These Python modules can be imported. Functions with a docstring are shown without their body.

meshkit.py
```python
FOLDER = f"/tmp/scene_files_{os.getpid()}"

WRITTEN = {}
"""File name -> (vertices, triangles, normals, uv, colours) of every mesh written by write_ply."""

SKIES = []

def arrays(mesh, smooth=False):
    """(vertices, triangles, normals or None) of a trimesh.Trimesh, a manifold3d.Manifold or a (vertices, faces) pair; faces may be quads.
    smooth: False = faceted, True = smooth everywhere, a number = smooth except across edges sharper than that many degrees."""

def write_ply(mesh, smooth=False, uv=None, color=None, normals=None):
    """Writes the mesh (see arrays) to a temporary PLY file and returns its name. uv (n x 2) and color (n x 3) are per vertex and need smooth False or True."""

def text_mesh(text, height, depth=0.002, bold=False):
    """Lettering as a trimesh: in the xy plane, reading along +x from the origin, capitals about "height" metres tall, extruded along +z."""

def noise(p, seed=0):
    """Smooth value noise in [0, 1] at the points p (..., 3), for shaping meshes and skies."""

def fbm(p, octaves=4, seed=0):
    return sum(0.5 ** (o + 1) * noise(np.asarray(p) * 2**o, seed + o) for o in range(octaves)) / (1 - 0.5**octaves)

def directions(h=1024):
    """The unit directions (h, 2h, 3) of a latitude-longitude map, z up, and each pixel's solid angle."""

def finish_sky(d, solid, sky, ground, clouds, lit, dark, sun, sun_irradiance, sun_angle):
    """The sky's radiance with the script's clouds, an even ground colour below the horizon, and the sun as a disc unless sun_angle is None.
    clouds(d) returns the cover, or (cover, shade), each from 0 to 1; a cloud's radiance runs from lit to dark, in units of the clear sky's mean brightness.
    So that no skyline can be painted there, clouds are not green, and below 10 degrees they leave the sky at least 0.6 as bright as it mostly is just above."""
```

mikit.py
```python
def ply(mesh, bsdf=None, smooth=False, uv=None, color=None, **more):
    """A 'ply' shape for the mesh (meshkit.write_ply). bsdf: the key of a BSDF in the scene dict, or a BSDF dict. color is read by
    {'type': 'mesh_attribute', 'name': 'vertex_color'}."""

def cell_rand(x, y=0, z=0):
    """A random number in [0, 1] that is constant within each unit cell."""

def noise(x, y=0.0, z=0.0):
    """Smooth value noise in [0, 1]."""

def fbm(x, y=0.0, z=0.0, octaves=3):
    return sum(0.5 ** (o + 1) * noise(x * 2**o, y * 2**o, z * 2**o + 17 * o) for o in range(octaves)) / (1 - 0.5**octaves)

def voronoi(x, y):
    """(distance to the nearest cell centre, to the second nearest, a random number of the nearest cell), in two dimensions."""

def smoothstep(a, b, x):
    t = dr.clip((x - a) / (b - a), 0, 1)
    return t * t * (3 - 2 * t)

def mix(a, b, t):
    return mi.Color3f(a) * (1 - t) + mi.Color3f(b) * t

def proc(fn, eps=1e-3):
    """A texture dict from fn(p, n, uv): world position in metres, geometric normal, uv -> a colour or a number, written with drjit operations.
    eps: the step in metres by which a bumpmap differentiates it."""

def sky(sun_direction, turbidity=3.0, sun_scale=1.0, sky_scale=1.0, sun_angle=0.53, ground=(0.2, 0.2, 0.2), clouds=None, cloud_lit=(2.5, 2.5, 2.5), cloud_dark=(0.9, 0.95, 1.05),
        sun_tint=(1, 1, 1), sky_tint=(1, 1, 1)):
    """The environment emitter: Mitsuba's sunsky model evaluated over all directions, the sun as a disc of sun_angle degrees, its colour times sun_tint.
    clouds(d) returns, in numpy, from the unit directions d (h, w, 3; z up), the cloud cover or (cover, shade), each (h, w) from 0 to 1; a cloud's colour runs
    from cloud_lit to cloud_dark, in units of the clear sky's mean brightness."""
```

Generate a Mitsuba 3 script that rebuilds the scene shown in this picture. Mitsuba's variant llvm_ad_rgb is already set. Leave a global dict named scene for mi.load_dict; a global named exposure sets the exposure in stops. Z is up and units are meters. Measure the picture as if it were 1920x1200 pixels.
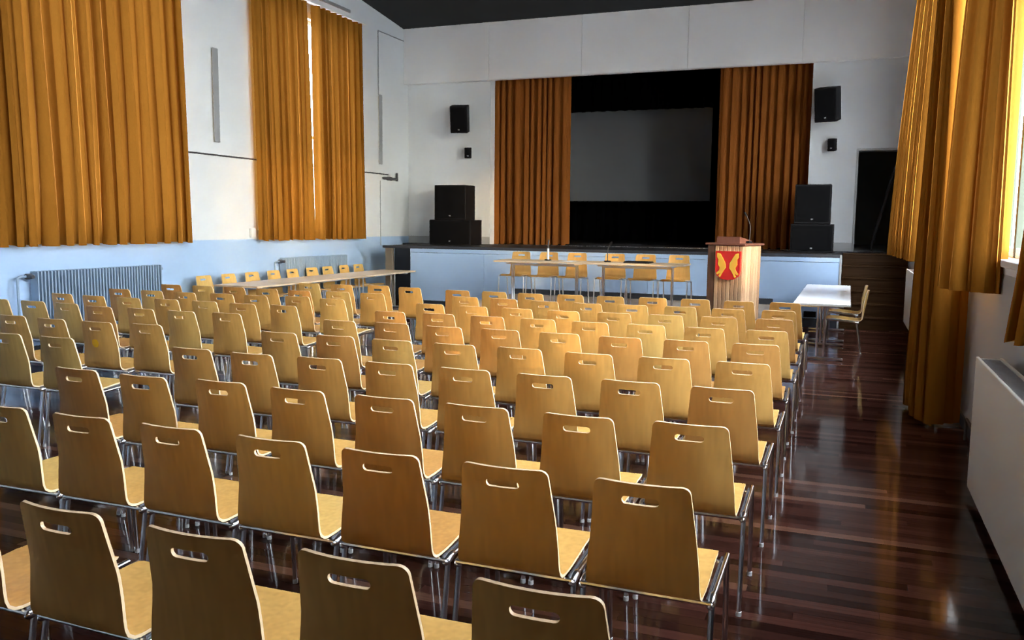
import math
import numpy as np
import trimesh
import mitsuba as mi
import drjit as dr
import shapely
from shapely.geometry import Polygon, box as sbox
import mikit
from mikit import noise, fbm, cell_rand, smoothstep, mix

T = mi.ScalarTransform4f
scene, labels = {}, {}

# ------------------------------------------------------------------ camera, sky, exposure
YAW, PITCH, ROLL, FOCAL = math.radians(21.418), math.radians(6.439), math.radians(0.585), 1600.0
fwd = np.array([-math.sin(YAW) * math.cos(PITCH), math.cos(YAW) * math.cos(PITCH), -math.sin(PITCH)])
right0 = np.array([math.cos(YAW), math.sin(YAW), 0.0])
up0 = np.cross(right0, fwd)
up = -math.sin(ROLL) * right0 + math.cos(ROLL) * up0
eye = np.array([0.0, 0.0, 1.7])
scene['camera'] = {'type': 'perspective', 'fov': math.degrees(2 * math.atan(960 / FOCAL)), 'fov_axis': 'x', 'near_clip': 0.05, 'far_clip': 400.0,
                   'to_world': T().look_at(origin=eye.tolist(), target=(eye + fwd).tolist(), up=up.tolist())}
SUN = (10.0, -7.9, 2.9)


def thin_cloud(d):
    return 0.88 * np.ones(d.shape[:2]), 0.25 * np.ones(d.shape[:2])


scene['sky'] = mikit.sky(SUN, turbidity=4.0, sun_scale=0.008, sky_scale=1.0, sun_angle=3.0, ground=(0.62, 0.62, 0.60), clouds=thin_cloud,
                         cloud_lit=(1.38, 1.55, 1.75), cloud_dark=(0.85, 0.95, 1.1), sky_tint=(0.9, 1.0, 1.12))
exposure = 8.15

# ------------------------------------------------------------------ room measures (metres)
XL, XR = -9.55, 1.0
YB, YP = -4.5, 17.7          # rear wall, proscenium wall
YA = 15.3                    # front edge of the stage
ZS = 1.235                   # stage floor
YB2 = 25.2                   # rear of the stage house
ZH0, ZH1 = 4.8, 6.0          # header board
PZ = 0.36                    # platform in front of the stage
PLANK, PLEN = 0.075, 1.5
PX0, PX1, PY0, PY1 = -4.2, 0.95, 1.3, 4.6     # floor area laid board by board


# ------------------------------------------------------------------ materials
def rgb(r, g, b):
    return {'type': 'rgb', 'value': [r, g, b]}


def mat(name, base, rough=0.5, metal=0.0, spec=0.5, coat=0.0, bump=None, two=True, **more):
    b = {'type': 'principled', 'base_color': rgb(*base) if isinstance(base, tuple) else base, 'roughness': rough, 'metallic': metal, **more}
    if metal == 0.0:
        b['specular'] = spec
    if coat:
        b['clearcoat'], b['clearcoat_gloss'] = coat, 0.95
    if bump is not None:
        b = {'type': 'bumpmap', 'arbitrary': bump[0], 'scale': bump[1], 'bsdf': b}
    scene[name] = {'type': 'twosided', 'bsdf': b} if two else b
    return name


def floor_tone(p, n, uv):
    r = dr.floor(p.y / PLANK)
    s = p.x / PLEN + r * 0.381966
    c = dr.floor(s)
    k = cell_rand(c, r, 5)
    base = mix((0.013, 0.0045, 0.0033), (0.048, 0.017, 0.012), k)
    base = mix(base, (0.095, 0.042, 0.027), smoothstep(0.90, 0.96, cell_rand(c, r, 9)))
    g = noise(p.x * 3.0 + 31 * r, p.y * 160.0, r * 0.1)
    return base * (0.78 + 0.42 * g)


mat('parquet', mikit.proc(floor_tone), rough=0.08, spec=0.14, coat=0.0)


def veneer(dark, light, seed):
    def fn(p, n, uv):
        g = noise(p.x * 70 + seed, p.y * 70, p.z * 2.5)
        h = fbm(p.x * 9 + seed, p.y * 9, p.z * 0.9)
        return mix(dark, light, 0.45 * g + 0.55 * h)
    return mikit.proc(fn)


mat('veneer', veneer((0.53, 0.278, 0.070), (0.71, 0.420, 0.122), 0), rough=0.38, spec=0.4)
mat('veneer_pale', veneer((0.56, 0.330, 0.092), (0.73, 0.480, 0.150), 7), rough=0.38, spec=0.4)
mat('veneer_red', veneer((0.46, 0.215, 0.055), (0.63, 0.330, 0.095), 3), rough=0.38, spec=0.4)
mat('ply_edge', (0.72, 0.52, 0.30), rough=0.5)
mat('chrome', (0.82, 0.82, 0.84), rough=0.12, metal=1.0)
mat('steel', (0.45, 0.46, 0.48), rough=0.32, metal=1.0)
mat('glide', (0.55, 0.55, 0.53), rough=0.5)
mat('beech_top', veneer((0.60, 0.44, 0.27), (0.70, 0.54, 0.36), 11), rough=0.3, spec=0.5)
mat('white_top', (0.88, 0.88, 0.87), rough=0.25, spec=0.5)
mat('grey_edge', (0.30, 0.29, 0.26), rough=0.5)
mat('sticker', (0.80, 0.46, 0.01), rough=0.5)


def plaster(a, b):
    def fn(p, n, uv):
        return mix(a, b, fbm(p.x * 1.7 + p.y * 1.3, p.z * 1.6, p.y * 0.7))
    return mikit.proc(fn)


mat('white_wall', plaster((0.62, 0.645, 0.66), (0.66, 0.685, 0.70)), rough=0.8, spec=0.2)
mat('blue_paint', plaster((0.36, 0.50, 0.70), (0.39, 0.53, 0.73)), rough=0.5, spec=0.4)
mat('header_paint', (0.74, 0.74, 0.73), rough=0.75, spec=0.2)
mat('grey_paint', (0.36, 0.37, 0.37), rough=0.6)
mat('ceiling_paint', (0.022, 0.024, 0.024), rough=0.8, spec=0.2)
mat('radiator_blue', (0.25, 0.34, 0.45), rough=0.35)
mat('radiator_white', (0.62, 0.63, 0.58), rough=0.35)
mat('black_box', (0.005, 0.005, 0.006), rough=0.6, spec=0.2)
mat('black_grille', (0.004, 0.004, 0.0045), rough=0.8, spec=0.1)
mat('black_cloth', (0.005, 0.005, 0.006), rough=0.95, spec=0.05)
mat('stage_floor', (0.010, 0.009, 0.009), rough=0.55)
mat('screen_cloth', (0.52, 0.54, 0.55), rough=0.9, spec=0.1)
mat('dark_trim', (0.030, 0.034, 0.042), rough=0.5)
mat('dark_metal', (0.05, 0.05, 0.055), rough=0.4)
mat('lamp_grey', (0.27, 0.28, 0.29), rough=0.5)
mat('frame_green', (0.045, 0.055, 0.035), rough=0.5)
mat('frame_white', (0.68, 0.68, 0.66), rough=0.5)


def dark_wood(p, n, uv):
    g = noise(p.x * 2.0, p.y * 2.0, p.z * 90)
    return mix((0.030, 0.013, 0.005), (0.058, 0.028, 0.011), g)


mat('step_wood', mikit.proc(dark_wood), rough=0.5, spec=0.1)
mat('step_nosing', (0.15, 0.13, 0.10), rough=0.5)


def platform_wood(p, n, uv):
    g = noise(p.x * 2.5, p.y * 70, 0.0)
    return mix((0.32, 0.235, 0.16), (0.42, 0.32, 0.22), g)


mat('platform_top', mikit.proc(platform_wood), rough=0.4)
mat('slat_wood', veneer((0.36, 0.20, 0.105), (0.56, 0.34, 0.19), 17), rough=0.4)
mat('slat_wood_pale', veneer((0.48, 0.29, 0.155), (0.62, 0.41, 0.24), 23), rough=0.4)
mat('lectern_dark', veneer((0.085, 0.040, 0.022), (0.15, 0.075, 0.042), 19), rough=0.4)
mat('lectern_redbrown', veneer((0.12, 0.045, 0.028), (0.19, 0.075, 0.048), 29), rough=0.35)
mat('crest_red', (0.62, 0.025, 0.020), rough=0.35)
mat('crest_yellow', (0.85, 0.48, 0.06), rough=0.4)
mat('mic_white', (0.75, 0.76, 0.75), rough=0.4)
mat('paper', (0.75, 0.74, 0.70), rough=0.8)


def cloth(name, col, trans):
    def fn(p, n, uv):
        w = noise(p.x * 260, p.y * 260, p.z * 40)
        return mi.Color3f(col) * (0.95 + 0.1 * w)
    scene[name] = {'type': 'principledthin', 'base_color': mikit.proc(fn), 'roughness': 0.85, 'diff_trans': trans, 'sheen': 0.2, 'eta': 1.3}


cloth('curtain_ochre', (0.25, 0.098, 0.014), 0.16)
cloth('curtain_stage', (0.26, 0.085, 0.020), 0.06)
scene['window_glass'] = {'type': 'thindielectric'}


# ------------------------------------------------------------------ mesh helpers
def cbox(x0, x1, y0, y1, z0, z1, c=0.003):
    """Box with chamfered edges."""
    a = np.array([[x0, y0, z0], [x1, y1, z1]], float)
    c = min(c, 0.45 * float(np.min(a[1] - a[0])))
    if c <= 0:
        return trimesh.creation.box(bounds=a)
    pts = []
    for i in (0, 1):
        for j in (0, 1):
            for k in (0, 1):
                p = np.array([a[i, 0], a[j, 1], a[k, 2]])
                d = np.array([1 - 2 * i, 1 - 2 * j, 1 - 2 * k]) * c
                for ax in range(3):
                    q = p + d
                    q[ax] = p[ax]
                    pts.append(q)
    return trimesh.convex.convex_hull(np.array(pts))


def rbox(x0, x1, y0, y1, z0, z1, r=0.02, seg=4):
    """Box with rounded edges (hull of eight sphere corners)."""
    s = trimesh.creation.uv_sphere(r, count=[2 * seg, 4 * seg]).vertices
    pts = [s + np.array([x, y, z]) for x in (x0 + r, x1 - r) for y in (y0 + r, y1 - r) for z in (z0 + r, z1 - r)]
    return trimesh.convex.convex_hull(np.vstack(pts))


def tube(points, r, sides=10, caps=True):
    p = np.asarray(points, float)
    t = np.gradient(p, axis=0)
    t /= np.linalg.norm(t, axis=1, keepdims=True)
    ref = np.array([0, 0, 1.0]) if abs(t[0, 2]) < 0.9 else np.array([1.0, 0, 0])
    a = np.cross(t[0], ref)
    a /= np.linalg.norm(a)
    rings = []
    ang = np.arange(sides) * 2 * np.pi / sides
    for k in range(len(p)):
        a = a - t[k] * (a @ t[k])
        a /= np.linalg.norm(a)
        b = np.cross(t[k], a)
        rr = r[k] if hasattr(r, '__len__') else r
        rings.append(p[k] + rr * (np.cos(ang)[:, None] * a + np.sin(ang)[:, None] * b))
    v = np.vstack(rings)
    f = []
    for k in range(len(p) - 1):
        for j in range(sides):
            q, w = k * sides + j, k * sides + (j + 1) % sides
            f += [[q, w, w + sides], [q, w + sides, q + sides]]
    if caps:
        n = len(v)
        v = np.vstack([v, p[:1], p[-1:]])
        for j in range(sides):
            f += [[n, (j + 1) % sides, j], [n + 1, n - sides + j, n - sides + (j + 1) % sides]]
    return trimesh.Trimesh(v, np.array(f), process=False)


def bend(points, r=0.03, n=4):
    """Round the corners of a polyline."""
    p = [np.asarray(q, float) for q in points]
    out = [p[0]]
    for a, b, c in zip(p, p[1:], p[2:]):
        u, v = a - b, c - b
        lu, lv = np.linalg.norm(u), np.linalg.norm(v)
        k = min(r, 0.45 * lu, 0.45 * lv)
        s, e = b + u / lu * k, b + v / lv * k
        for t in np.linspace(0, 1, n + 1):
            out.append((1 - t) ** 2 * s + 2 * t * (1 - t) * b + t * t * e)
    out.append(p[-1])
    return np.array(out)


def prism(poly, axis, d0, d1):
    """A 2-D polygon extruded between d0 and d1 along the axis ('x': polygon in yz, 'y': in xz, 'z': in xy)."""
    m = trimesh.creation.extrude_polygon(poly, 1.0, engine='earcut')
    v = m.vertices.copy()
    a, b, h = v[:, 0].copy(), v[:, 1].copy(), d0 + v[:, 2] * (d1 - d0)
    v = {'x': np.c_[h, a, b], 'y': np.c_[a, h, b], 'z': np.c_[a, b, h]}[axis]
    m = trimesh.Trimesh(v, m.faces)
    if m.volume < 0:
        m.invert()
    return m


def join(*ms):
    return trimesh.util.concatenate([m for m in ms])


# ------------------------------------------------------------------ naming helpers
used = {}


def numbered(name):
    n = used.get(name, 0)
    used[name] = n + 1
    return name if n == 0 else f'{name}_{n:03d}'


def obj(name, mesh, m, parent=None, smooth=False, at=None):
    key = numbered(f'{parent}__{name}' if parent else name)
    d = mesh if isinstance(mesh, dict) else mikit.ply(mesh, m, smooth=smooth)
    scene[key] = {**d, 'to_world': at} if at is not None else dict(d)
    return key


def tag(key, label=None, cat=None, group=None, kind=None):
    labels[key] = {k: v for k, v in (('label', label), ('category', cat), ('group', group), ('kind', kind)) if v}
    return key


def thing(name, label, cat, group=None):
    return tag(numbered(name), label, cat, group)


def struct(name, mesh, m, smooth=False, label=None):
    return tag(obj(name, mesh, m, smooth=smooth), label, None, None, 'structure')


def place(x, y, z=0.0, deg=0.0):
    return T().translate([x, y, z]).rotate([0, 0, 1], deg)


# ------------------------------------------------------------------ floor
def slab(x0, x1, y0, y1, z0, z1):
    return trimesh.creation.box(bounds=[[x0, y0, z0], [x1, y1, z1]])


r0, r1 = math.floor(PY0 / PLANK + 1e-6), math.floor(PY1 / PLANK + 1e-6)
PY0, PY1 = r0 * PLANK, r1 * PLANK
fl = struct('floor', join(slab(XL - .3, XR + .4, YB - .3, PY0, -.2, 0), slab(XL - .3, XR + .4, PY1, YP + 3.4, -.2, 0), slab(XL - .3, PX0, PY0, PY1, -.2, 0),
                          slab(PX1, XR + .4, PY0, PY1, -.2, 0), slab(PX0, PX1, PY0, PY1, -.2, -.012)), 'parquet')
labels[fl]['label'] = 'dark reddish brown glossy strip parquet floor'
for r in range(r0, r1):
    ya, yb = r * PLANK + .0004, (r + 1) * PLANK - .0004
    c = math.floor(PX0 / PLEN + r * 0.381966)
    while True:
        xa, xb = (c - r * 0.381966) * PLEN, (c + 1 - r * 0.381966) * PLEN
        if xa > PX1:
            break
        xa, xb = max(xa, PX0) + .0004, min(xb, PX1) - .0004
        if xb - xa > 0.01:
            obj('plank', cbox(xa, xb, ya, yb, -.012, 0.0, .0008), 'parquet', fl)
        c += 1

# ------------------------------------------------------------------ walls and ceiling
WZ = 7.2


def wall_with_holes(axis_lo, axis_hi, z0, z1, holes, x0, x1, along='y'):
    poly = sbox(axis_lo, z0, axis_hi, z1)
    for h in holes:
        poly = poly.difference(sbox(*h))
    return prism(poly, 'x' if along == 'y' else 'y', x0, x1)


LWIN = [(7.55, 1.55, 10.35, 5.45), (12.25, 1.55, 15.3, 5.45)]
RWIN = [(2.75, 1.49, 5.4, 5.9), (5.9, 1.49, 8.3, 5.9), (9.3, 1.49, 14.9, 5.3), (-3.9, 1.49, -.8, 5.3)]
struct('wall_left', join(wall_with_holes(YB, YP, 1.39, WZ, LWIN, XL - .35, XL), ), 'white_wall', label='white left hall wall with tall windows')
struct('trim_1', slab(XL - .35, XL + .004, YB, YP, 0, 1.39), 'blue_paint', label='pale blue painted lower part of the left wall')
struct('wall_right', join(wall_with_holes(YB, YP, 1.39, WZ, RWIN, XR, XR + .35)), 'white_wall', label='white right hall wall with tall windows')
struct('trim_2', slab(XR - .004, XR + .35, YB, YP, 0, 1.39), 'grey_paint', label='grey painted lower part of the right wall')
struct('wall_rear', slab(XL - .35, XR + .35, YB - .3, YB, 0, WZ), 'white_wall')
struct('baseboard_right', cbox(XR - .02, XR - .004, YB, 13.8, 0, .10), 'dark_trim')
struct('baseboard_left', cbox(XL + .004, XL + .02, YB, YP, 0, .10), 'dark_trim')

# ceiling: rises from the header towards the hall
cp = Polygon([(YP + .1, 5.98), (11.5, 6.72), (8, 6.95), (YB - .3, 6.95), (YB - .3, 7.25), (YP + .1, 7.25)])
struct('ceiling', prism(cp, 'x', XL - .35, XR + .35), 'ceiling_paint', label='dark charcoal ceiling')

# proscenium wall around the stage opening and the door
DOORX0, DOORX1, DOORZ = .09, .84, 3.14
OPX0, OPX1 = -7.50, -.80
pw = sbox(XL - .35, 0, XR + .35, WZ).difference(sbox(OPX0, ZS, OPX1, 5.3)).difference(sbox(DOORX0, ZS, DOORX1, DOORZ))
struct('wall_back', prism(pw, 'y', YP, YP + .25), 'white_wall', label='white wall around the stage opening')
struct('trim_3', join(slab(XL, OPX0, YP - .004, YP, ZS, 1.40), slab(OPX1, DOORX0, YP - .004, YP, ZS, 1.40)), 'grey_paint')
hd = struct('header', slab(XL, XR, YP - .17, YP - .002, ZH0 + .01, ZH1), 'header_paint', label='white board header above the stage opening')
edges = [XL, -7.47, -5.37, -3.17, -1.0, XR]
for a, b in zip(edges, edges[1:]):
    obj('panel', cbox(a + .003, b - .003, YP - .2, YP - .17, ZH0, ZH1 + .02, .003), 'header_paint', hd)
struct('door_1', join(cbox(DOORX0 - .04, DOORX0, YP - .02, YP + .26, ZS, DOORZ + .04), cbox(DOORX1, DOORX1 + .04, YP - .02, YP + .26, ZS, DOORZ + .04),
                      cbox(DOORX0 - .04, DOORX1 + .04, YP - .02, YP + .26, DOORZ, DOORZ + .04)), 'grey_paint', label='open doorway beside the stage')
# backstage room behind the door, without light of its own
struct('passage', join(slab(-.32, -.27, YP + .25, YB2, ZS, 3.7), slab(2.8, 2.85, YP + .25, YB2, ZS, 3.7), slab(-.32, 2.85, YB2, YB2 + .1, ZS, 3.7), slab(XR + .3, 2.85, YP + .2, YP + .25, ZS, 3.7),
                       slab(-.32, 2.85, YP + .25, YB2, 3.7, 3.75), slab(-.32, 2.85, YP + .25, YB2, ZS - .05, ZS)), 'grey_paint', label='unlit backstage room behind the doorway')
rl = thing('handrail', 'sloping grey handrail seen inside the dark doorway', 'handrail')
obj('rail', tube([(.42, YP + .9, ZS + .12), (.78, YP + .9, 2.9)], .035), 'dark_metal', rl, 30)
obj('post', tube([(.42, YP + .9, ZS), (.42, YP + .9, ZS + .14)], .02), 'dark_metal', rl, 30)

# ------------------------------------------------------------------ stage
st = struct('stage', join(slab(-8.85, -.1, YA, YP + .25, ZS - .05, ZS), slab(-.1, XR, YA + 1.4, YP + .25, ZS - .05, ZS), slab(XL, -8.85, YP - .3, YP + .25, ZS - .05, ZS), slab(-9.2, -.4, YP + .25, YB2, ZS - .05, ZS)), 'stage_floor', label='dark stage floor')
obj('edge_strip', cbox(-8.85, -.12, YA - .012, YA + .05, ZS - .05, ZS + .004, .004), 'dark_trim', st)
AX0, AX1 = -8.22, -.13
obj('top_board', cbox(AX0, AX1, YA - .008, YA + .02, ZS - .125, ZS - .048, .003), 'blue_paint', st)
for a, b in zip(np.linspace(AX0, AX1, 6)[:-1], np.linspace(AX0, AX1, 6)[1:]):
    obj('apron_panel', cbox(a + .0015, b - .0015, YA, YA + .03, .15, ZS - .13, .002), 'blue_paint', st)
obj('end_board', cbox(AX1, AX1 + .035, YA - .012, YA + .03, 0, ZS, .003), 'grey_paint', st)
obj('skirting', cbox(AX0, AX1, YA - .004, YA + .03, 0, .15, .003), 'dark_trim', st)
obj('side_panel', slab(-.12, -.10, YA + .03, YA + 1.4, 0, ZS - .05), 'step_wood', st)
obj('corner_post', cbox(-8.80, -8.64, YA + .01, YA + .09, 0, ZS - .05, .004), 'step_nosing', st)
obj('niche_back', join(slab(-9.3, -8.2, YA + 1.3, YA + 1.35, 0, ZS - .06), slab(-8.22, -8.19, YA + .03, YA + 1.3, 0, ZS - .06)), 'dark_trim', st)
tag(obj('vent_grille', join(cbox(-.66, -.46, YA - .02, YA + .004, .17, .27, .003), *[cbox(-.65, -.47, YA - .026, YA - .018, z, z + .006, 0) for z in np.linspace(.18, .26, 6)]), 'black_box'),
    'small black vent at the foot of the stage front, by the white table', 'vent')

# dark wooden steps at the right end of the stage
sp = thing('stage_steps', 'dark wooden steps at the right end of the stage, below the doorway', 'steps')
nst, rise, run = 6, ZS / 6, .24
for i in range(nst):
    z1 = rise * (i + 1)
    y0 = YA + .02 + run * i
    obj('riser', cbox(-.09, XR - .02, y0 + .02, y0 + .05, rise * i, z1 - .03, .002), 'step_wood', sp)
    obj('tread', cbox(-.09, XR - .02, y0, y0 + run + .05, z1 - .03, z1, .004), 'step_wood', sp)

# stage house behind the opening: black masking
struct('stage_house', join(slab(-9.3, -9.2, YP + .25, YB2, ZS, 6.6), slab(-.4, -.32, YP + .25, YB2, ZS, 6.6), slab(-9.3, -.32, YB2, YB2 + .1, 0, 6.6),
                           slab(-9.3, -.32, YP + .25, YB2 + .1, 6.6, 6.7)), 'black_cloth', label='black walls of the deep stage house')


def curtain(hem, top, z0, z1, pleat=.2, amp=.06, seed=0, nz=14, top_amp=.75, droop=.012, per=12, flare=1.3):
    """Pleated cloth: hem and top are plan polylines; the sheet hangs between them with folds across it."""
    rng = np.random.default_rng(seed)

    def resample(path, n):
        p = np.asarray(path, float)
        s = np.r_[0, np.cumsum(np.linalg.norm(np.diff(p, axis=0), axis=1))]
        u = np.linspace(0, s[-1], n)
        q = np.c_[np.interp(u, s, p[:, 0]), np.interp(u, s, p[:, 1])]
        return q, s[-1]
    L = max(resample(hem, 5)[1], resample(top, 5)[1])
    k = max(3, int(round(L / pleat)))
    n = k * per + 1
    h, _ = resample(hem, n)
    t, _ = resample(top, n)
    # uneven pleats: phase runs at a changing pace
    w = rng.uniform(.55, 1.5, k + 4)
    cum = np.r_[0, np.cumsum(w)]
    x = np.linspace(0, k, n)
    ph = np.interp(x / k, np.linspace(0, 1, len(cum)), cum / cum[-1]) * k
    a = np.interp(x, np.arange(k + 1), rng.uniform(.55, 1.2, k + 1))
    sh = np.interp(x, np.arange(k + 1), rng.uniform(-.35, .35, k + 1))
    z = np.linspace(0, 1, nz)
    V = np.zeros((nz, n, 3))
    for i, q in enumerate(z):
        e = q ** flare
        base = h * (1 - e) + t * e
        tan = np.gradient(base, axis=0)
        tan /= np.linalg.norm(tan, axis=1, keepdims=True) + 1e-9
        nor = np.c_[-tan[:, 1], tan[:, 0]]
        drift = .12 * np.sin(2.2 * q + sh * 6)
        c = np.cos(2 * np.pi * (ph + drift * (1 - q)))
        f = np.sign(c) * np.abs(c) ** .8 + .25 * np.cos(2 * np.pi * (2.3 * ph + .3 + sh)) * (1 - .3 * q)
        off = amp * a * f * (1 + (top_amp - 1) * q)
        V[i, :, :2] = base + nor * off[:, None] + tan * (amp * .5 * np.sin(4 * np.pi * ph) * (1 - .5 * q))[:, None]
        V[i, :, 2] = z0 + (z1 - z0) * q + droop * (1 - q) * np.cos(2 * np.pi * ph)
    idx = np.arange(nz * n).reshape(nz, n)
    f = np.stack([idx[:-1, :-1], idx[:-1, 1:], idx[1:, 1:], idx[1:, :-1]], -1).reshape(-1, 4)
    f = np.vstack([f[:, [0, 1, 2]], f[:, [0, 2, 3]]])
    return trimesh.Trimesh(V.reshape(-1, 3), f, process=False)


# black drapes, screen and orange stage curtains
tag(obj('black_backdrop', curtain([(-9.0, YB2 - .25), (-.5, YB2 - .25)], [(-9.0, YB2 - .25), (-.5, YB2 - .25)], ZS + .01, 6.4, .35, .07, 90, 6), 'black_cloth', smooth=True),
    'black backdrop cloth hanging behind the projection screen', 'backdrop')
YSC = YP + 6.3
tag(obj('black_border', curtain([(-8.9, YSC - .5), (-.6, YSC - .5)], [(-8.9, YSC - .5), (-.6, YSC - .5)], 4.83, 6.4, .3, .05, 91, 4), 'black_cloth', smooth=True),
    'black border cloth hanging above the projection screen', 'stage drape')
sc = thing('projection_screen', 'large blank grey projection screen at the back of the stage', 'projection screen')
obj('sheet', cbox(-7.9, -3.62, YSC, YSC + .012, 2.37, 5.0, .002), 'screen_cloth', sc)
obj('bottom_bar', cbox(-7.92, -3.60, YSC - .012, YSC + .024, 2.33, 2.37, .006), 'black_box', sc)
obj('roller_case', rbox(-8.0, -3.5, YSC - .06, YSC + .07, 5.0, 5.14, .03), 'black_box', sc, 30)
for a, b, s, w in ((-7.72, -5.78, 31, 'left'), (-2.60, -.68, 32, 'right')):
    top = [(a, YP + .36), (b, YP + .36)] if w == 'left' else [(a, YP + .36), (b, YP + .36)]
    tag(obj('stage_curtain', curtain([(a, YP + .4), (b, YP + .4)], top, ZS + .015, 5.2, .165, .07, s, 12), 'curtain_stage', smooth=True),
        f'orange pleated stage curtain on the {w} side of the projection screen', 'curtain')

# ------------------------------------------------------------------ windows
def window(n, y0, z0, y1, z1, x, side, ny, bars):
    """Frame bars and panes set in the wall's thickness; side = +1 for the right wall."""
    key = f'window_{n}'
    fx0, fx1 = (x + .12, x + .18) if side > 0 else (x - .18, x - .12)
    labels[key] = {'kind': 'structure'}
    m = [cbox(fx0, fx1, y0, y0 + .07, z0, z1), cbox(fx0, fx1, y1 - .07, y1, z0, z1), cbox(fx0, fx1, y0, y1, z0, z0 + .07), cbox(fx0, fx1, y0, y1, z1 - .07, z1)]
    obj('frame', join(*m), 'frame_white', key)
    ys = np.linspace(y0, y1, ny + 1)
    for y in ys[1:-1]:
        obj('mullion', cbox(fx0 - .005, fx1 + .005, y - .03, y + .03, z0, z1), 'frame_green', key)
    for zb in bars:
        obj('transom', cbox(fx0 + .005, fx1 - .005, y0, y1, zb - .03, zb + .03), 'frame_white', key)
    zs = [z0, *bars, z1]
    xm = (fx0 + fx1) / 2
    for a, b in zip(ys, ys[1:]):
        for c, d in zip(zs, zs[1:]):
            v = np.array([[xm, a, c], [xm, b, c], [xm, b, d], [xm, a, d]])
            obj('pane', trimesh.Trimesh(v, [[0, 1, 2], [0, 2, 3]], process=False), 'window_glass', key)
    sx0, sx1 = (x - .03, x + .2) if side > 0 else (x - .2, x + .03)
    obj('sill', cbox(sx0, sx1, y0 - .03, y1 + .03, z0 - .05, z0, .006), 'frame_white', key)


for i, (a, b, c, d) in enumerate(LWIN):
    window(i + 1, a, b, c, d, XL, -1, 3, (3.3,))
for i, (a, b, c, d) in enumerate(RWIN):
    window(i + 3, a, b, c, d, XR, 1, 4, (3.3,))

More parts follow.
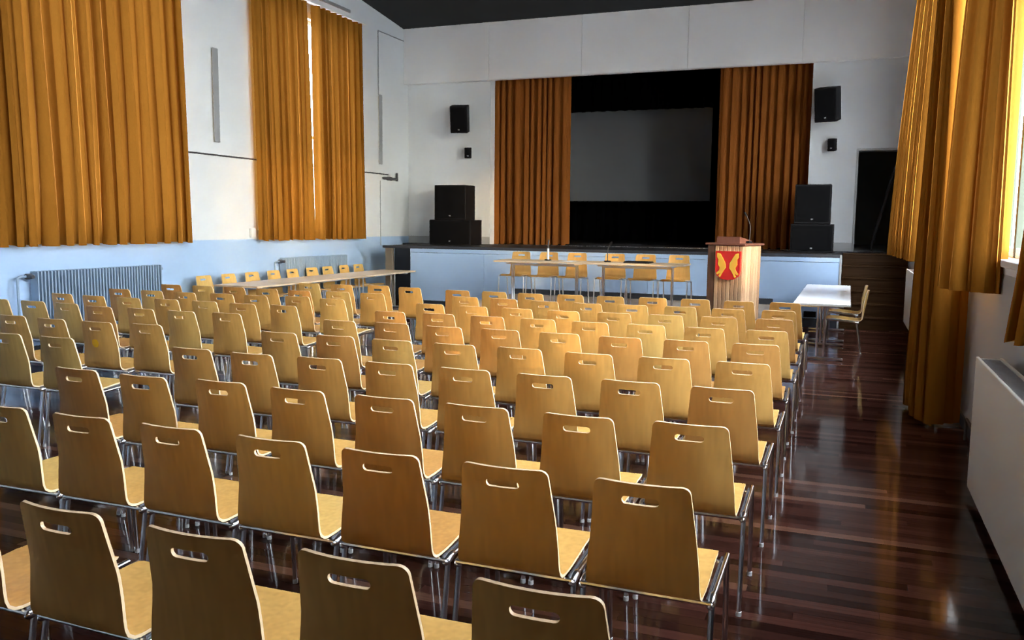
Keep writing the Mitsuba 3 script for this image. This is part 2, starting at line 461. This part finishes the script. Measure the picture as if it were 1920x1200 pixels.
# window curtains
XC = XL + .17
CZ0, CZ1 = 1.37, 5.66
tag(obj('window_curtain', curtain([(XC, 6.3), (XC, 10.5)], [(XC, 6.2), (XC, 10.38)], CZ0, CZ1 + .2, .24, .085, 1, 16), 'curtain_ochre', smooth=True),
    'wide orange window curtain above the ribbed radiator at the left edge of the picture', 'curtain')
tag(obj('window_curtain', curtain([(XC, 12.1), (XC, 13.68)], [(XC, 12.02), (XC, 13.58)], CZ0, CZ1, .19, .07, 2, 16), 'curtain_ochre', smooth=True),
    'orange curtain just left of the bright slit in the second left window', 'curtain')
tag(obj('window_curtain', curtain([(XC, 13.80), (XC, 15.5)], [(XC, 13.74), (XC, 15.45)], CZ0, CZ1, .19, .07, 3, 16), 'curtain_ochre', smooth=True),
    'orange curtain just right of the bright slit in the second left window', 'curtain')
tag(obj('window_curtain', curtain([(.62, 14.3), (.68, 13.2), (.77, 11.4)], [(.86, 15.0), (.88, 11.3)], 1.30, 5.5, .24, .065, 4, 16), 'curtain_ochre', smooth=True),
    'farthest orange curtain on the right wall, its hem by the dark doorway', 'curtain')
tag(obj('window_curtain', curtain([(1.00, 6.68), (.69, 6.98), (.70, 7.3), (.76, 7.7)], [(.95, 6.5), (.85, 7.1), (.9, 7.75)], 1.25, 5.5, .24, .06, 5, 16, droop=.004), 'curtain_ochre', smooth=True),
    'short sunlit orange curtain beside the bright right window, bulging into the room', 'curtain')
tag(obj('window_curtain', curtain([(.94, 8.12), (.67, 7.95), (.64, 8.4), (.62, 8.95)], [(.95, 8.1), (.72, 7.98), (.71, 8.5), (.72, 9.1)], .03, 5.5, .24, .06, 6, 18), 'curtain_ochre', smooth=True),
    'long orange curtain reaching down to the floor on the right wall', 'curtain')
tag(obj('window_curtain', curtain([(.655, 4.02), (.72, 3.68)], [(.90, 4.25), (.90, 3.75)], 1.25, 5.5, .19, .05, 7, 16, flare=.7), 'curtain_ochre', smooth=True),
    'nearest orange curtain, cut by the right edge of the picture', 'curtain')

tag(obj('window_curtain', curtain([(.86, -.6), (.86, -4.0)], [(.88, -.6), (.88, -4.0)], 1.25, 5.5, .2, .05, 8, 8), 'curtain_ochre', smooth=True),
    'orange curtain over the rear right window, behind the camera', 'curtain')

for y0, y1, z, w in ((6.1, 10.5, CZ1 + .2, 'wide left curtain'), (11.95, 15.55, CZ1, 'two curtains of the second left window')):
    t = thing('curtain_rail', f'pale curtain rail above the {w}', 'rail')
    obj('track', cbox(XC - .05, XC + .05, y0, y1, z + .012, z + .03, .004), 'frame_white', t)
    for y in np.linspace(y0 + .1, y1 - .1, 4):
        obj('bracket', cbox(XL, XC + .02, y - .02, y + .02, z + .03, z + .05, .003), 'frame_white', t)

# ------------------------------------------------------------------ fittings on the left wall
for y in (11.22, 16.38):
    t = thing('wall_lamp', 'slim grey vertical wall lamp ' + ('between the two left windows' if y < 12 else 'near the stage corner, right of the left windows'), 'lamp')
    obj('housing', cbox(XL, XL + .03, y - .04, y + .04, 2.98, 4.39, .004), 'frame_white', t)
    obj('diffuser', cbox(XL + .03, XL + .05, y - .065, y + .065, 2.95, 4.42, .006), 'lamp_grey', t)
tag(obj('picture_rail', cbox(XL, XL + .018, 10.3, 16.75, 2.735, 2.76, .004), 'dark_metal'), 'thin dark rail running along the left wall', 'rail')
tag(obj('wall_bracket', join(tube([(XL + .03, 16.5, 2.66), (XL + .03, 17.12, 2.66)], .03, 10), tube([(XL + .03, 17.1, 2.62), (XL + .03, 17.1, 2.80)], .028, 10), cbox(XL, XL + .03, 16.7, 16.9, 2.62, 2.7)), 'dark_metal', smooth=30),
    'dark metal bracket on the left wall at the end of the rail', 'bracket')
tag(obj('cable_conduit', cbox(XL + .001, XL + .02, 16.34, 16.36, 4.42, 5.76, .003), 'lamp_grey'), 'thin grey cable conduit rising from the wall lamp near the stage corner', 'conduit')
tag(obj('cable_conduit', cbox(XL + .001, XL + .02, 16.37, 17.48, 5.74, 5.76, .003), 'lamp_grey'), 'thin grey conduit running level to the stage corner, high on the left wall', 'conduit')
tag(obj('cable_conduit', cbox(XL, XL + .015, 16.40, 16.415, 1.2, 2.6, .003), 'lamp_grey'), 'thin grey cable conduit below the bracket on the left wall', 'conduit')
tag(obj('wall_slot', cbox(XL, XL + .03, 13.9, 15.25, 5.86, 5.92, .004), 'lamp_grey'), 'grey slot strip above the second left window', 'strip')
tag(obj('socket_box', cbox(XL, XL + .05, 12.0, 12.12, 1.42, 1.58, .008), 'frame_white'), 'small white socket box left of the second left window', 'socket')


# ribbed radiators on the left wall
def ribbed_radiator(y0, y1, label):
    t = thing('ribbed_radiator', label, 'radiator')
    n = int((y1 - y0) / .05)
    p, z0, z1 = .05, .16, 1.05
    ribs = [rbox(XL + .05, XL + .19, y0 + k * p + .008, y0 + k * p + .032, z0, z1, .011, 2) for k in range(n)]
    key = obj('ribs', join(*ribs), 'radiator_blue', t, 40)
    labels[key] = {'label': 'narrow upright ribs', 'kind': 'stuff'}
    for z in (z0 + .06, z1 - .06):
        obj('header_pipe', tube([(XL + .12, y0 - .03, z), (XL + .12, y1, z)], .022, 10), 'radiator_blue', t, 30)
    obj('feed_pipe', tube(bend([(XL + .12, y0 - .03, z1 - .06), (XL + .12, y0 - .22, z1 - .06), (XL + .12, y0 - .22, 0)], .05), .016, 10), 'radiator_blue', t, 30)
    obj('valve', join(tube([(XL + .12, y0 - .1, z1 - .06), (XL + .12, y0 - .03, z1 - .06)], .035, 12), tube([(XL + .12, y0 - .08, z1 - .06), (XL + .22, y0 - .08, z1 - .06)], .025, 12)), 'dark_metal', t, 30)
    obj('foot', join(cbox(XL + .1, XL + .14, y0 + .2, y0 + .24, 0, z0 + .05), cbox(XL + .1, XL + .14, y1 - .24, y1 - .2, 0, z0 + .05)), 'radiator_blue', t)


ribbed_radiator(7.7, 9.85, 'pale blue ribbed radiator under the wide left curtain')
ribbed_radiator(12.75, 14.8, 'pale blue ribbed radiator behind the long table on the left')


# flat radiators on the right wall
def flat_radiator(y0, y1, z0, z1, label, pipe=1.6):
    t = thing('flat_radiator', label, 'radiator')
    obj('front_panel', rbox(XR - .22, XR - .20, y0, y1, z0, z1, .008, 3), 'radiator_white', t, 30)
    obj('rear_panel', rbox(XR - .09, XR - .07, y0, y1, z0, z1, .008, 3), 'radiator_white', t, 30)
    obj('top_grille', join(*[cbox(XR - .2, XR - .09, y, y + .012, z1 - .035, z1 - .012, 0) for y in np.arange(y0 + .02, y1 - .03, .035)]), 'lamp_grey', t)
    obj('side_cover', cbox(XR - .2, XR - .09, y1 - .012, y1, z0 + .01, z1 - .01, .003), 'radiator_white', t)
    obj('side_cover', cbox(XR - .2, XR - .09, y0, y0 + .012, z0 + .01, z1 - .01, .003), 'radiator_white', t)
    for y in (y0 + .3, y1 - .3):
        obj('wall_hook', cbox(XR - .07, XR, y - .02, y + .02, z0 + .1, z1 - .1), 'radiator_white', t)
    obj('feed_pipe', tube(bend([(XR - .14, y1, z0 + .12), (XR - .14, y1 + .1, z0 + .12), (XR - .05, y1 + .1, z0 + .12), (XR - .05, y1 + pipe, z0 + .12), (XR - .05, y1 + pipe, 0)], .04), .011, 8), 'dark_metal', t, 30)
    obj('valve', join(tube([(XR - .14, y0 + .9, z1 - .02), (XR - .14, y0 + .9, z1 + .07)], .022, 10)), 'dark_metal', t, 30)


flat_radiator(2.9, 6.02, .06, .90, 'large white flat radiator on the right wall, nearest the camera')
flat_radiator(10.4, 13.4, .36, 1.12, 'white flat radiator on the right wall beyond the long curtain', .14)


# ------------------------------------------------------------------ speakers
def loudspeaker(x0, x1, y0, y1, z0, z1, label, cat='loudspeaker', name='loudspeaker', at=None, split=True):
    t = thing(name, label, cat)
    b = obj('cabinet', rbox(x0, x1, y0, y1, z0, z1, .012, 2), 'black_box', t, 30, at)
    g0 = z0 + (z1 - z0) * .06
    obj('grille', cbox(x0 + .025, x1 - .025, y0 - .012, y0 + .004, g0, z1 - .03, .004), 'black_grille', t, False, at)
    obj('badge', cbox((x0 + x1) / 2 - .02, (x0 + x1) / 2 + .02, y0 - .018, y0 - .011, g0 + .03, g0 + .055, .002), 'lamp_grey', t, False, at)
    return t


def at_tilt(x, y, z, yaw, tilt):
    return T().translate([x, y, z]).rotate([0, 0, 1], yaw).rotate([1, 0, 0], tilt)


t = loudspeaker(-.19, .19, -.17, .17, -.29, .29, 'black loudspeaker high on the white wall left of the stage opening', at=at_tilt(-8.08, YP - .36, 3.97, 16, 12))
obj('bracket', tube([(-8.08, YP, 3.97), (-8.08, YP - .2, 3.97)], .025), 'dark_metal', t, 30)
t = loudspeaker(-.2, .2, -.17, .17, -.31, .31, 'black loudspeaker high on the white wall right of the stage opening', at=at_tilt(-.5, YP - .36, 3.98, -14, 12))
obj('bracket', tube([(-.5, YP, 3.98), (-.5, YP - .2, 3.98)], .025), 'dark_metal', t, 30)
for x, w in ((-7.97, 'left'), (-.39, 'right')):
    t = loudspeaker(-.075, .075, -.07, .07, -.115, .115, f'very small black loudspeaker on the wall {w} of the stage opening', at=at_tilt(x, YP - .16, 3.25, 20 if w == 'left' else -12, 8))
    obj('bracket', tube([(x, YP, 3.25), (x, YP - .12, 3.25)], .012), 'dark_metal', t, 30)
YS = YP - 1.0
loudspeaker(-8.48, -7.50, YS - .05, YS + .55, ZS, 1.77, 'wide black bass speaker standing on the stage left of the orange curtain', name='bass_speaker')
loudspeaker(-8.38, -7.64, YS, YS + .5, 1.77, 2.51, 'black loudspeaker stacked on the left bass speaker')
loudspeaker(-1.02, -.27, YS - .05, YS + .55, ZS, 1.75, 'wide black bass speaker standing on the stage right of the orange curtain', name='bass_speaker')
loudspeaker(-.97, -.34, YS, YS + .5, 1.75, 2.47, 'black loudspeaker stacked on the right bass speaker')

# ------------------------------------------------------------------ the slotted plywood chair
CH = .85
PROF = np.array([(.222, .446), (.212, .458), (.19, .465), (.10, .466), (0, .456), (-.12, .444), (-.185, .441), (-.212, .446), (-.232, .46), (-.246, .485), (-.254, .53), (-.265, .60), (-.283, .70), (-.299, .79), (-.310, .85)])
PS = np.r_[0, np.cumsum(np.linalg.norm(np.diff(PROF, axis=0), axis=1))]
PT = np.gradient(PROF, PS, axis=0)
PT /= np.linalg.norm(PT, axis=1, keepdims=True)
SB = PS[8]                    # where the seat turns into the back
PLY = .011


def shell_piece(poly, seat):
    """(sheet mesh of both faces, edge mesh): a flat outline in (x across, s along the profile), bent along the profile."""
    s0, s1 = poly.bounds[1], poly.bounds[3]
    cuts = [s for s in np.unique(np.r_[PS, np.linspace(s0, s1, 9)]) if s0 + .002 < s < s1 - .002]
    xs = [-.12, -.06, 0, .06, .12]
    cells = []
    ss = [s0, *cuts, s1]
    xx = [-1, *xs, 1]
    for a, b in zip(ss, ss[1:]):
        for c, d in zip(xx, xx[1:]):
            g = poly.intersection(sbox(c, a, d, b))
            cells += [q for q in getattr(g, 'geoms', [g]) if isinstance(q, Polygon) and q.area > 1e-8]
    V, F = [], []
    for q in cells:
        v, f = trimesh.creation.triangulate_polygon(q, engine='earcut')
        F.append(np.asarray(f) + sum(map(len, V)))
        V.append(v)
    flat = trimesh.Trimesh(np.c_[np.vstack(V), np.zeros(sum(map(len, V)))], np.vstack(F), process=False)
    flat.vertices = np.round(flat.vertices, 6)
    flat.merge_vertices()

    def lift(p, side):
        x, s = p[:, 0], p[:, 1]
        y, z = np.interp(s, PS, PROF[:, 0]), np.interp(s, PS, PROF[:, 1])
        ty, tz = np.interp(s, PS, PT[:, 0]), np.interp(s, PS, PT[:, 1])
        k = np.clip((s - SB) / .2, 0, 1)
        curve = .030 * (x / .18) ** 2 * k                       # the back is slightly hollow
        dish = -.008 * np.exp(-(x / .14) ** 2) * np.clip((SB - s) / .12, 0, 1) * np.clip(s / .12, 0, 1)
        ny, nz = -tz, ty                                        # normal of the outer (lower, rear) face
        ln = np.hypot(ny, nz)
        return np.c_[x, y + curve + side * PLY / 2 * ny / ln, z + dish + side * PLY / 2 * nz / ln]
    a, b = lift(flat.vertices, 1), lift(flat.vertices, -1)
    n = len(a)
    sheet = trimesh.Trimesh(np.vstack([a, b]), np.vstack([flat.faces, flat.faces[:, ::-1] + n]), process=False)
    ev, ef = [], []
    for ring in [poly.exterior, *poly.interiors]:
        r = shapely.segmentize(ring, .03)
        p = np.array(r.coords)[:-1]
        if not seat:
            keep = np.ones(len(p), bool)
        A, B = lift(p, 1), lift(p, -1)
        m, base = len(p), sum(map(len, ev))
        ev.append(np.vstack([A, B]))
        for i in range(m):
            j = (i + 1) % m
            if abs(p[i, 1] - SB) < 1e-5 and abs(p[j, 1] - SB) < 1e-5:
                continue
            ef += [[base + i, base + j, base + m + j], [base + i, base + m + j, base + m + i]]
    edge = trimesh.Trimesh(np.vstack(ev), np.array(ef), process=False)
    return sheet, edge


S1 = PS[-1]
back_out = Polygon([(-.199, SB), (.199, SB), (.192, SB + .10), (.162, S1), (-.162, S1), (-.192, SB + .10)])
rnd = back_out.buffer(-.03).buffer(.03, quad_segs=6)
back_out = rnd.union(back_out.intersection(sbox(-1, SB, 1, SB + .15)))
slot = shapely.LineString([(-.049, S1 - .062), (.049, S1 - .062)]).buffer(.0145, quad_segs=5)
back_out = shapely.geometry.polygon.orient(back_out.difference(slot).simplify(.0003))
seat_out = Polygon([(-.199, SB), (.199, SB), (.202, SB - .15), (.198, 0), (-.198, 0), (-.202, SB - .15)])
rnd = seat_out.buffer(-.04).buffer(.04, quad_segs=6)
seat_out = shapely.geometry.polygon.orient(rnd.union(seat_out.intersection(sbox(-1, SB - .2, 1, SB))).simplify(.0003))
bs, be = shell_piece(back_out, False)
ss_, se = shell_piece(seat_out, True)
LX, LY, LR = .230, .235, .0105


def leg_mesh(sx, sy):
    ztop = .425 if sy < 0 else .447
    ytop = -.165 if sy < 0 else .205
    return tube([(sx * LX, sy * LY, .012), (sx * (LX - .002), ytop, ztop)], LR, 10)


chair_ply = {
    'backrest': {v: mikit.ply(bs, v, smooth=40) for v in ('veneer', 'veneer_pale', 'veneer_red')},
    'back_edge': mikit.ply(be, 'ply_edge', smooth=40),
    'seat': {v: mikit.ply(ss_, v, smooth=40) for v in ('veneer', 'veneer_pale', 'veneer_red')},
    'seat_edge': mikit.ply(se, 'ply_edge', smooth=40),
    'leg': [mikit.ply(leg_mesh(sx, sy), 'chrome', smooth=40) for sx, sy in ((-1, -1), (1, -1), (-1, 1), (1, 1))],
    'glide': [mikit.ply(tube([(sx * LX, sy * LY, 0), (sx * LX, sy * LY, .02)], .0130, 10), 'glide', smooth=40) for sx, sy in ((-1, -1), (1, -1), (-1, 1), (1, 1))],
    'rail': [mikit.ply(tube([(s * (LX - .002), -.190, .424), (s * (LX - .002), .222, .448)], LR, 10), 'chrome', smooth=40) for s in (-1, 1)],
    'crossbar': [mikit.ply(tube([(-LX, y, z), (LX, y, z)], .009, 8), 'chrome', smooth=40) for y, z in ((-.190, .425), (.15, .443))],
    'coupling': [mikit.ply(tube([(s * (LX - .004), y, z) for y, z in ((-.200, .414), (-.192, .416), (-.170, .420), (-.140, .426), (-.118, .431), (-.110, .433))], [.004, .013, .0165, .0165, .013, .005], 12), 'chrome', smooth=50) for s in (-1, 1)],
    'side_plate': [mikit.ply(prism(Polygon([(-.185, .424), (.19, .446), (.18, .456), (-.06, .447), (-.185, .440)]), 'x', s * (LX - .016) - .003, s * (LX - .016) + .003), 'dark_metal') for s in (-1, 1)],
}


def chair(x, y, z, deg, label, group=None, wood='veneer', cat='chair'):
    t = thing('plywood_chair', label, cat, group)
    w = place(x, y, z, deg)
    b = obj('backrest', chair_ply['backrest'][wood], None, t, at=w)
    obj('edge', chair_ply['back_edge'], None, b, at=w)
    s = obj('seat', chair_ply['seat'][wood], None, t, at=w)
    obj('edge', chair_ply['seat_edge'], None, s, at=w)
    for k in range(4):
        l = obj('leg', chair_ply['leg'][k], None, t, at=w)
        obj('glide', chair_ply['glide'][k], None, l, at=w)
    for k in range(2):
        obj('side_rail', chair_ply['rail'][k], None, t, at=w)
        obj('crossbar', chair_ply['crossbar'][k], None, t, at=w)
        obj('coupling', chair_ply['coupling'][k], None, t, at=w)
        obj('side_plate', chair_ply['side_plate'][k], None, t, at=w)
    return t


# rows of the hall: (right edge of the backrest top, its distance) as measured, at 0.97 of the first guess of height
K = .9659
ORD = ['first', 'second', 'third', 'fourth', 'fifth', 'sixth', 'seventh', 'eighth', 'ninth', 'tenth', 'eleventh']
RIGHT = [
    [(-.50, 1.86), (-1.02, 1.85), (-1.54, 1.83), (-2.06, 1.84), (-2.59, 1.84)],
    [(-.47, 2.80), (-.96, 2.80), (-1.49, 2.79), (-1.99, 2.79), (-2.51, 2.79), (-3.05, 2.79), (-3.56, 2.79)],
    [(-.47, 3.75), (-.97, 3.71), (-1.48, 3.71), (-1.98, 3.71), (-2.51, 3.70), (-3.05, 3.72), (-3.54, 3.67), (-4.09, 3.69)],
    [(-.45, 4.67), (-.95, 4.67), (-1.46, 4.65), (-1.97, 4.65), (-2.52, 4.65), (-3.03, 4.64), (-3.51, 4.60), (-4.05, 4.62)],
    [(-.44, 5.62), (-.95, 5.60), (-1.46, 5.58), (-1.98, 5.61), (-2.50, 5.59), (-3.01, 5.59), (-3.54, 5.61), (-4.06, 5.60)],
    [(-.45, 6.56), (-.97, 6.54), (-1.48, 6.51), (-2.00, 6.53), (-2.53, 6.54), (-3.02, 6.51), (-3.57, 6.55), (-4.08, 6.51)],
    [(-.46, 7.46), (-.97, 7.43), (-1.49, 7.43), (-1.99, 7.41), (-2.50, 7.43), (-3.02, 7.43), (-3.53, 7.43), (-4.05, 7.40)],
    [(-.47, 8.42), (-.99, 8.38), (-1.50, 8.34), (-2.01, 8.31), (-2.51, 8.26), (-3.03, 8.27), (-3.54, 8.27), (-4.06, 8.30)],
    [(-.48, 9.31), (-1.00, 9.26), (-1.52, 9.28), (-2.03, 9.24), (-2.53, 9.18), (-3.05, 9.21), (-3.60, 9.27), (-4.13, 9.30)],
    [(-.48, 10.33), (-1.01, 10.28), (-1.53, 10.30), (-2.05, 10.28), (-2.55, 10.22), (-3.06, 10.20), (-3.56, 10.15), (-4.10, 10.19), (-4.64, 10.17)],
]
LEFT = {
    3: [(-5.32, 4.64), (-5.88, 4.64)],
    4: [(-5.37, 5.55), (-5.86, 5.50), (-6.40, 5.50), (-6.98, 5.54)],
    5: [(-5.42, 6.57), (-5.87, 6.52), (-6.39, 6.53), (-6.89, 6.50), (-7.52, 6.60), (-8.05, 6.62), (-8.58, 6.62)],
    6: [(-5.35, 7.44), (-5.84, 7.41), (-6.39, 7.44), (-6.93, 7.44), (-7.40, 7.39), (-7.94, 7.40), (-8.54, 7.45)],
    7: [(-5.29, 8.33), (-5.88, 8.42), (-6.32, 8.30), (-6.86, 8.32), (-7.36, 8.26), (-7.92, 8.28), (-8.46, 8.28)],
    8: [(-5.31, 9.22), (-5.82, 9.24), (-6.30, 9.15), (-6.86, 9.20), (-7.42, 9.22), (-7.93, 9.20), (-8.46, 9.18)],
    9: [(-5.39, 10.30), (-5.96, 10.42), (-6.50, 10.32), (-7.05, 10.32)],
}
rng = np.random.default_rng(12)
WOODS = ['veneer', 'veneer', 'veneer_pale', 'veneer', 'veneer_red']
for r, row in enumerate(RIGHT):
    off = float(np.mean([x + .516 * c for c, (x, y) in enumerate(row)]))
    for c, (x, y) in enumerate(row):
        x = .8 * (off - .516 * c) + .2 * x
        wood = WOODS[int(rng.integers(5))]
        where = 'nearest the aisle' if c == 0 else f'{ORD[c]} from the right aisle'
        chair(x * K - .158, y * K + .31, 0, float(rng.normal(0, .7)), f'slotted plywood chair {where}, {ORD[r]} row from the camera, right block', 'right block of plywood chairs', wood)
for r, row in LEFT.items():
    for c, (x, y) in enumerate(row):
        x = .7 * (-5.36 - .528 * c) + .3 * x if r < 9 else x
        wood = WOODS[int(rng.integers(5))]
        where = 'beside the middle gap' if c == 0 else f'{ORD[c]} from the middle gap'
        sticker = (r, c) == (4, 1)
        lab = 'plywood chair with a round yellow sticker on its backrest' if sticker else f'slotted plywood chair {where}, {ORD[r - 3]} visible row of the left block'
        t = chair(x * K - .158, y * K + .31, 0, float(rng.normal(0, 1.0)), lab, None if sticker else 'left block of plywood chairs', wood)
        if sticker:
            dsk = trimesh.creation.cylinder(.036, .002, sections=28)
            dsk.apply_transform(trimesh.transformations.rotation_matrix(math.pi / 2 + .178, [1, 0, 0]))
            dsk.apply_translation([-.02, -.2842, .665])
            obj('sticker', dsk, 'sticker', t, at=place(x * K - .158, y * K + .31))


# ------------------------------------------------------------------ tables
def table(x, y, z, deg, L, W, label, top, edge, group=None, H=.74, leg='chrome'):
    """T-foot table centred at (x, y), long side along local x."""
    t = thing('folding_table', label, 'table', group)
    w = place(x, y, z, deg)
    obj('tabletop', cbox(-L / 2, L / 2, -W / 2, W / 2, H - .026, H, .003), top, t, at=w)
    obj('edge_band', join(cbox(-L / 2 - .002, L / 2 + .002, -W / 2 - .002, -W / 2 + .004, H - .027, H - .002, .001), cbox(-L / 2 - .002, L / 2 + .002, W / 2 - .004, W / 2 + .002, H - .027, H - .002, .001),
                          cbox(-L / 2 - .002, -L / 2 + .004, -W / 2, W / 2, H - .027, H - .002, .001), cbox(L / 2 - .004, L / 2 + .002, -W / 2, W / 2, H - .027, H - .002, .001)), edge, t, at=w)
    for s in (-1, 1):
        x0 = s * (L / 2 - .22)
        l = obj('leg', join(cbox(x0 - .012, x0 + .012, -.055, -.03, .03, H - .05, .005), cbox(x0 - .012, x0 + .012, .03, .055, .03, H - .05, .005)), leg, t, at=w)
        obj('foot', rbox(x0 - .025, x0 + .025, -W / 2 + .06, W / 2 - .06, .006, .04, .012, 3), leg, l, 30, at=w)
        obj('glide', join(cbox(x0 - .02, x0 + .02, -W / 2 + .07, -W / 2 + .11, 0, .008, 0), cbox(x0 - .02, x0 + .02, W / 2 - .11, W / 2 - .07, 0, .008, 0)), 'black_box', l, at=w)
        obj('top_bracket', cbox(x0 - .03, x0 + .03, -W / 2 + .08, W / 2 - .08, H - .06, H - .026, .004), leg, l, at=w)
    obj('stretcher', cbox(-L / 2 + .22, L / 2 - .22, -.012, .012, H - .09, H - .05, .003), leg, t, at=w)
    return t


# long row along the left wall
TLX, TLW = -8.5, .8
for k, w in enumerate(('nearest', 'middle', 'farthest')):
    table(TLX, 10.33 + 1.66 * (k + .5), 0, 90, 1.655, TLW, f'{w} table of the long pale row along the left wall', 'beech_top', 'beech_top')
LC = [10.55, 11.12, 11.7, 12.27, 12.84, 13.4, 13.95, 14.5, 15.05]
for k, y in enumerate(LC):
    chair(TLX - .50, y + .02 * math.sin(3 * k), 0, -90 + 2 * math.sin(2.1 * k), f'plywood chair behind the long left table, {ORD[k]} from its near end', 'chairs behind the long left table', 'veneer_pale')

# platform with the panel table
pf = tag(obj('platform', cbox(-6.0, -1.15, 12.2, YA - .02, PZ - .03, PZ, .004), 'platform_top'), 'low wooden platform in front of the stage', 'platform')
obj('skirt', cbox(-5.98, -1.17, 12.22, YA - .03, 0, PZ - .03, .004), 'dark_trim', pf)
obj('rear_strip', cbox(-5.98, -1.17, YA - .016, YA - .004, PZ + .001, PZ + .10, .003), 'dark_trim', st)
YT = 13.33
for x, w in ((-4.66, 'left'), (-3.10, 'right')):
    table(x, YT, PZ, 0, 1.555, .66, f'{w} pale table on the platform in front of the stage', 'beech_top', 'beech_top')
for k, x in enumerate((-5.39, -4.88, -4.36, -3.68, -3.15, -2.6)):
    chair(x, 13.89, PZ, 180 + 2 * math.sin(5 * k), f'plywood chair behind the platform table, {ORD[k]} from the left', 'chairs behind the platform table', 'veneer')
ZT = PZ + .74


def table_mic(x, y, z, h, label, light):
    t = thing('microphone', label, 'microphone')
    obj('base', trimesh.util.concatenate([trimesh.creation.cylinder(.055, .02, sections=24, transform=trimesh.transformations.translation_matrix([x, y, z + .01]))]), 'black_box', t, 30)
    if light:
        obj('stem', tube([(x, y, z + .02), (x, y, z + .20)], .018, 12), 'mic_white', t, 30)
        obj('head', tube([(x, y, z + .20), (x + .01, y, z + h)], [.012, .014], 12), 'dark_metal', t, 30)
    else:
        obj('stem', tube(bend([(x, y, z + .02), (x, y, z + h - .07), (x + .05, y - .04, z + h)], .06), .007, 8), 'dark_metal', t, 30)
        obj('head', tube([(x + .05, y - .04, z + h), (x + .08, y - .065, z + h + .05)], .016, 10), 'black_box', t, 30)


table_mic(-4.62, YT + .05, ZT, .34, 'white stemmed microphone standing on the left platform table', True)
table_mic(-3.62, YT + .1, ZT, .28, 'dark gooseneck microphone standing on the right platform table', False)
tag(obj('folder', cbox(-3.3, -2.88, YT - .12, YT + .16, ZT, ZT + .025, .004), 'black_box'), 'flat black folder on the right platform table', 'folder')
tag(obj('paper_sheet', cbox(-4.35, -4.14, YT - .15, YT + .15, ZT, ZT + .002, 0), 'paper'), 'white paper sheet on the platform table', 'paper')
tag(obj('paper_box', cbox(-1.62, -1.48, 14.2, 14.5, PZ, PZ + .1, .004), 'paper'), 'small white box on the platform, left of the lectern', 'box')

# white table with chairs by the right steps
for k, y in enumerate((12.28, 14.19)):
    table(-.28, y, 0, 90, 1.9, .68, ('near' if k == 0 else 'far') + ' white table of the pair at the right, before the dark steps', 'white_top', 'grey_edge')
chair(-.02, 12.55, 0, 90, 'plywood chair on the wall side of the right white tables, nearer one', None, 'veneer_pale')
chair(-.02, 13.6, 0, 90, 'plywood chair on the wall side of the right white tables, farther one', None, 'veneer_pale')

# ------------------------------------------------------------------ lectern with the crest
LW_, LD, LH = .56, .50, 1.10
lec = thing('lectern', 'wooden slatted lectern with a red and yellow crest, on the platform', 'lectern')
wl = place(-1.52, 12.55, PZ, -22)
obj('body', cbox(-LW_ / 2 + .012, LW_ / 2 - .012, -LD / 2 + .012, LD / 2 - .012, 0, LH - .03), 'lectern_dark', lec, at=wl)
obj('corner_board', cbox(-LW_ / 2, -LW_ / 2 + .115, -LD / 2, -LD / 2 + .03, 0, LH - .03, .004), 'lectern_dark', lec, at=wl)
xs = np.linspace(-LW_ / 2 + .118, LW_ / 2, 8)
for i, (a, b) in enumerate(zip(xs, xs[1:])):
    obj('slat', cbox(a + .004, b - .004, -LD / 2 - .006, -LD / 2 + .014, .02, LH - .04, .004), 'slat_wood' if i % 3 else 'slat_wood_pale', lec, at=wl)
ys = np.linspace(-LD / 2, LD / 2, 8)
for i, (a, b) in enumerate(zip(ys, ys[1:])):
    obj('slat', cbox(LW_ / 2 - .014, LW_ / 2 + .006, a + .004, b - .004, .02, LH - .04, .004), 'slat_wood_pale' if i % 3 else 'slat_wood', lec, at=wl)
obj('desk_top', cbox(-LW_ / 2 - .03, LW_ / 2 + .04, -LD / 2 - .03, LD / 2 + .03, LH - .03, LH, .006), 'lectern_redbrown', lec, at=wl)
obj('reading_ledge', prism(Polygon([(-.22, LH), (.14, LH), (.14, LH + .03), (-.22, LH + .09)]), 'x', -.16, .2), 'lectern_redbrown', lec, at=wl)
# crest
sh = Polygon([(-.185, .19), (.185, .19), (.185, -.07), (.165, -.14), (.10, -.185), (0, -.20), (-.10, -.185), (-.165, -.14), (-.185, -.07)]).buffer(.008)
cz, cx = .79, .06


def lm(poly, d0, d1):
    m = prism(poly, 'y', -d1, -d0)
    m.apply_translation([cx, -LD / 2 - .006, cz])
    return m


cr = obj('crest', lm(sh, 0, .022), 'crest_red', lec, at=wl)
fig = [(-.150, .165), (-.105, .150), (-.062, .085), (-.028, .030), (-.022, -.035), (-.050, -.070), (-.075, -.110), (-.100, -.160), (-.125, -.150), (-.100, -.105), (-.145, -.130), (-.160, -.108), (-.115, -.070), (-.108, -.030), (-.138, .010), (-.128, .075), (-.158, .110)]
for s in (-1, 1):
    q = Polygon([(a * 1.08 - .004, b * 1.06) for a, b in fig]).buffer(0)
    if s > 0:
        q = Polygon([(-a * 1.08 + .004, b * 1.06) for a, b in fig]).buffer(0)
    obj('beast_emblem', lm(q, .022, .028), 'crest_yellow', cr, at=wl)
obj('rim', lm(sh.difference(sh.buffer(-.014)), .022, .027), 'crest_red', cr, at=wl)
t = thing('microphone', 'thin gooseneck microphone standing on the lectern', 'microphone')
obj('base', cbox(.206, .26, -.05, .03, LH + .001, LH + .03, .004), 'black_box', t, at=wl)
obj('stem', tube(bend([(.23, 0, LH + .03), (.23, .02, LH + .25), (.20, -.05, LH + .38)], .1), .006, 8), 'dark_metal', t, 30, at=wl)
obj('head', tube([(.20, -.05, LH + .38), (.185, -.09, LH + .43)], .014, 10), 'black_box', t, 30, at=wl)
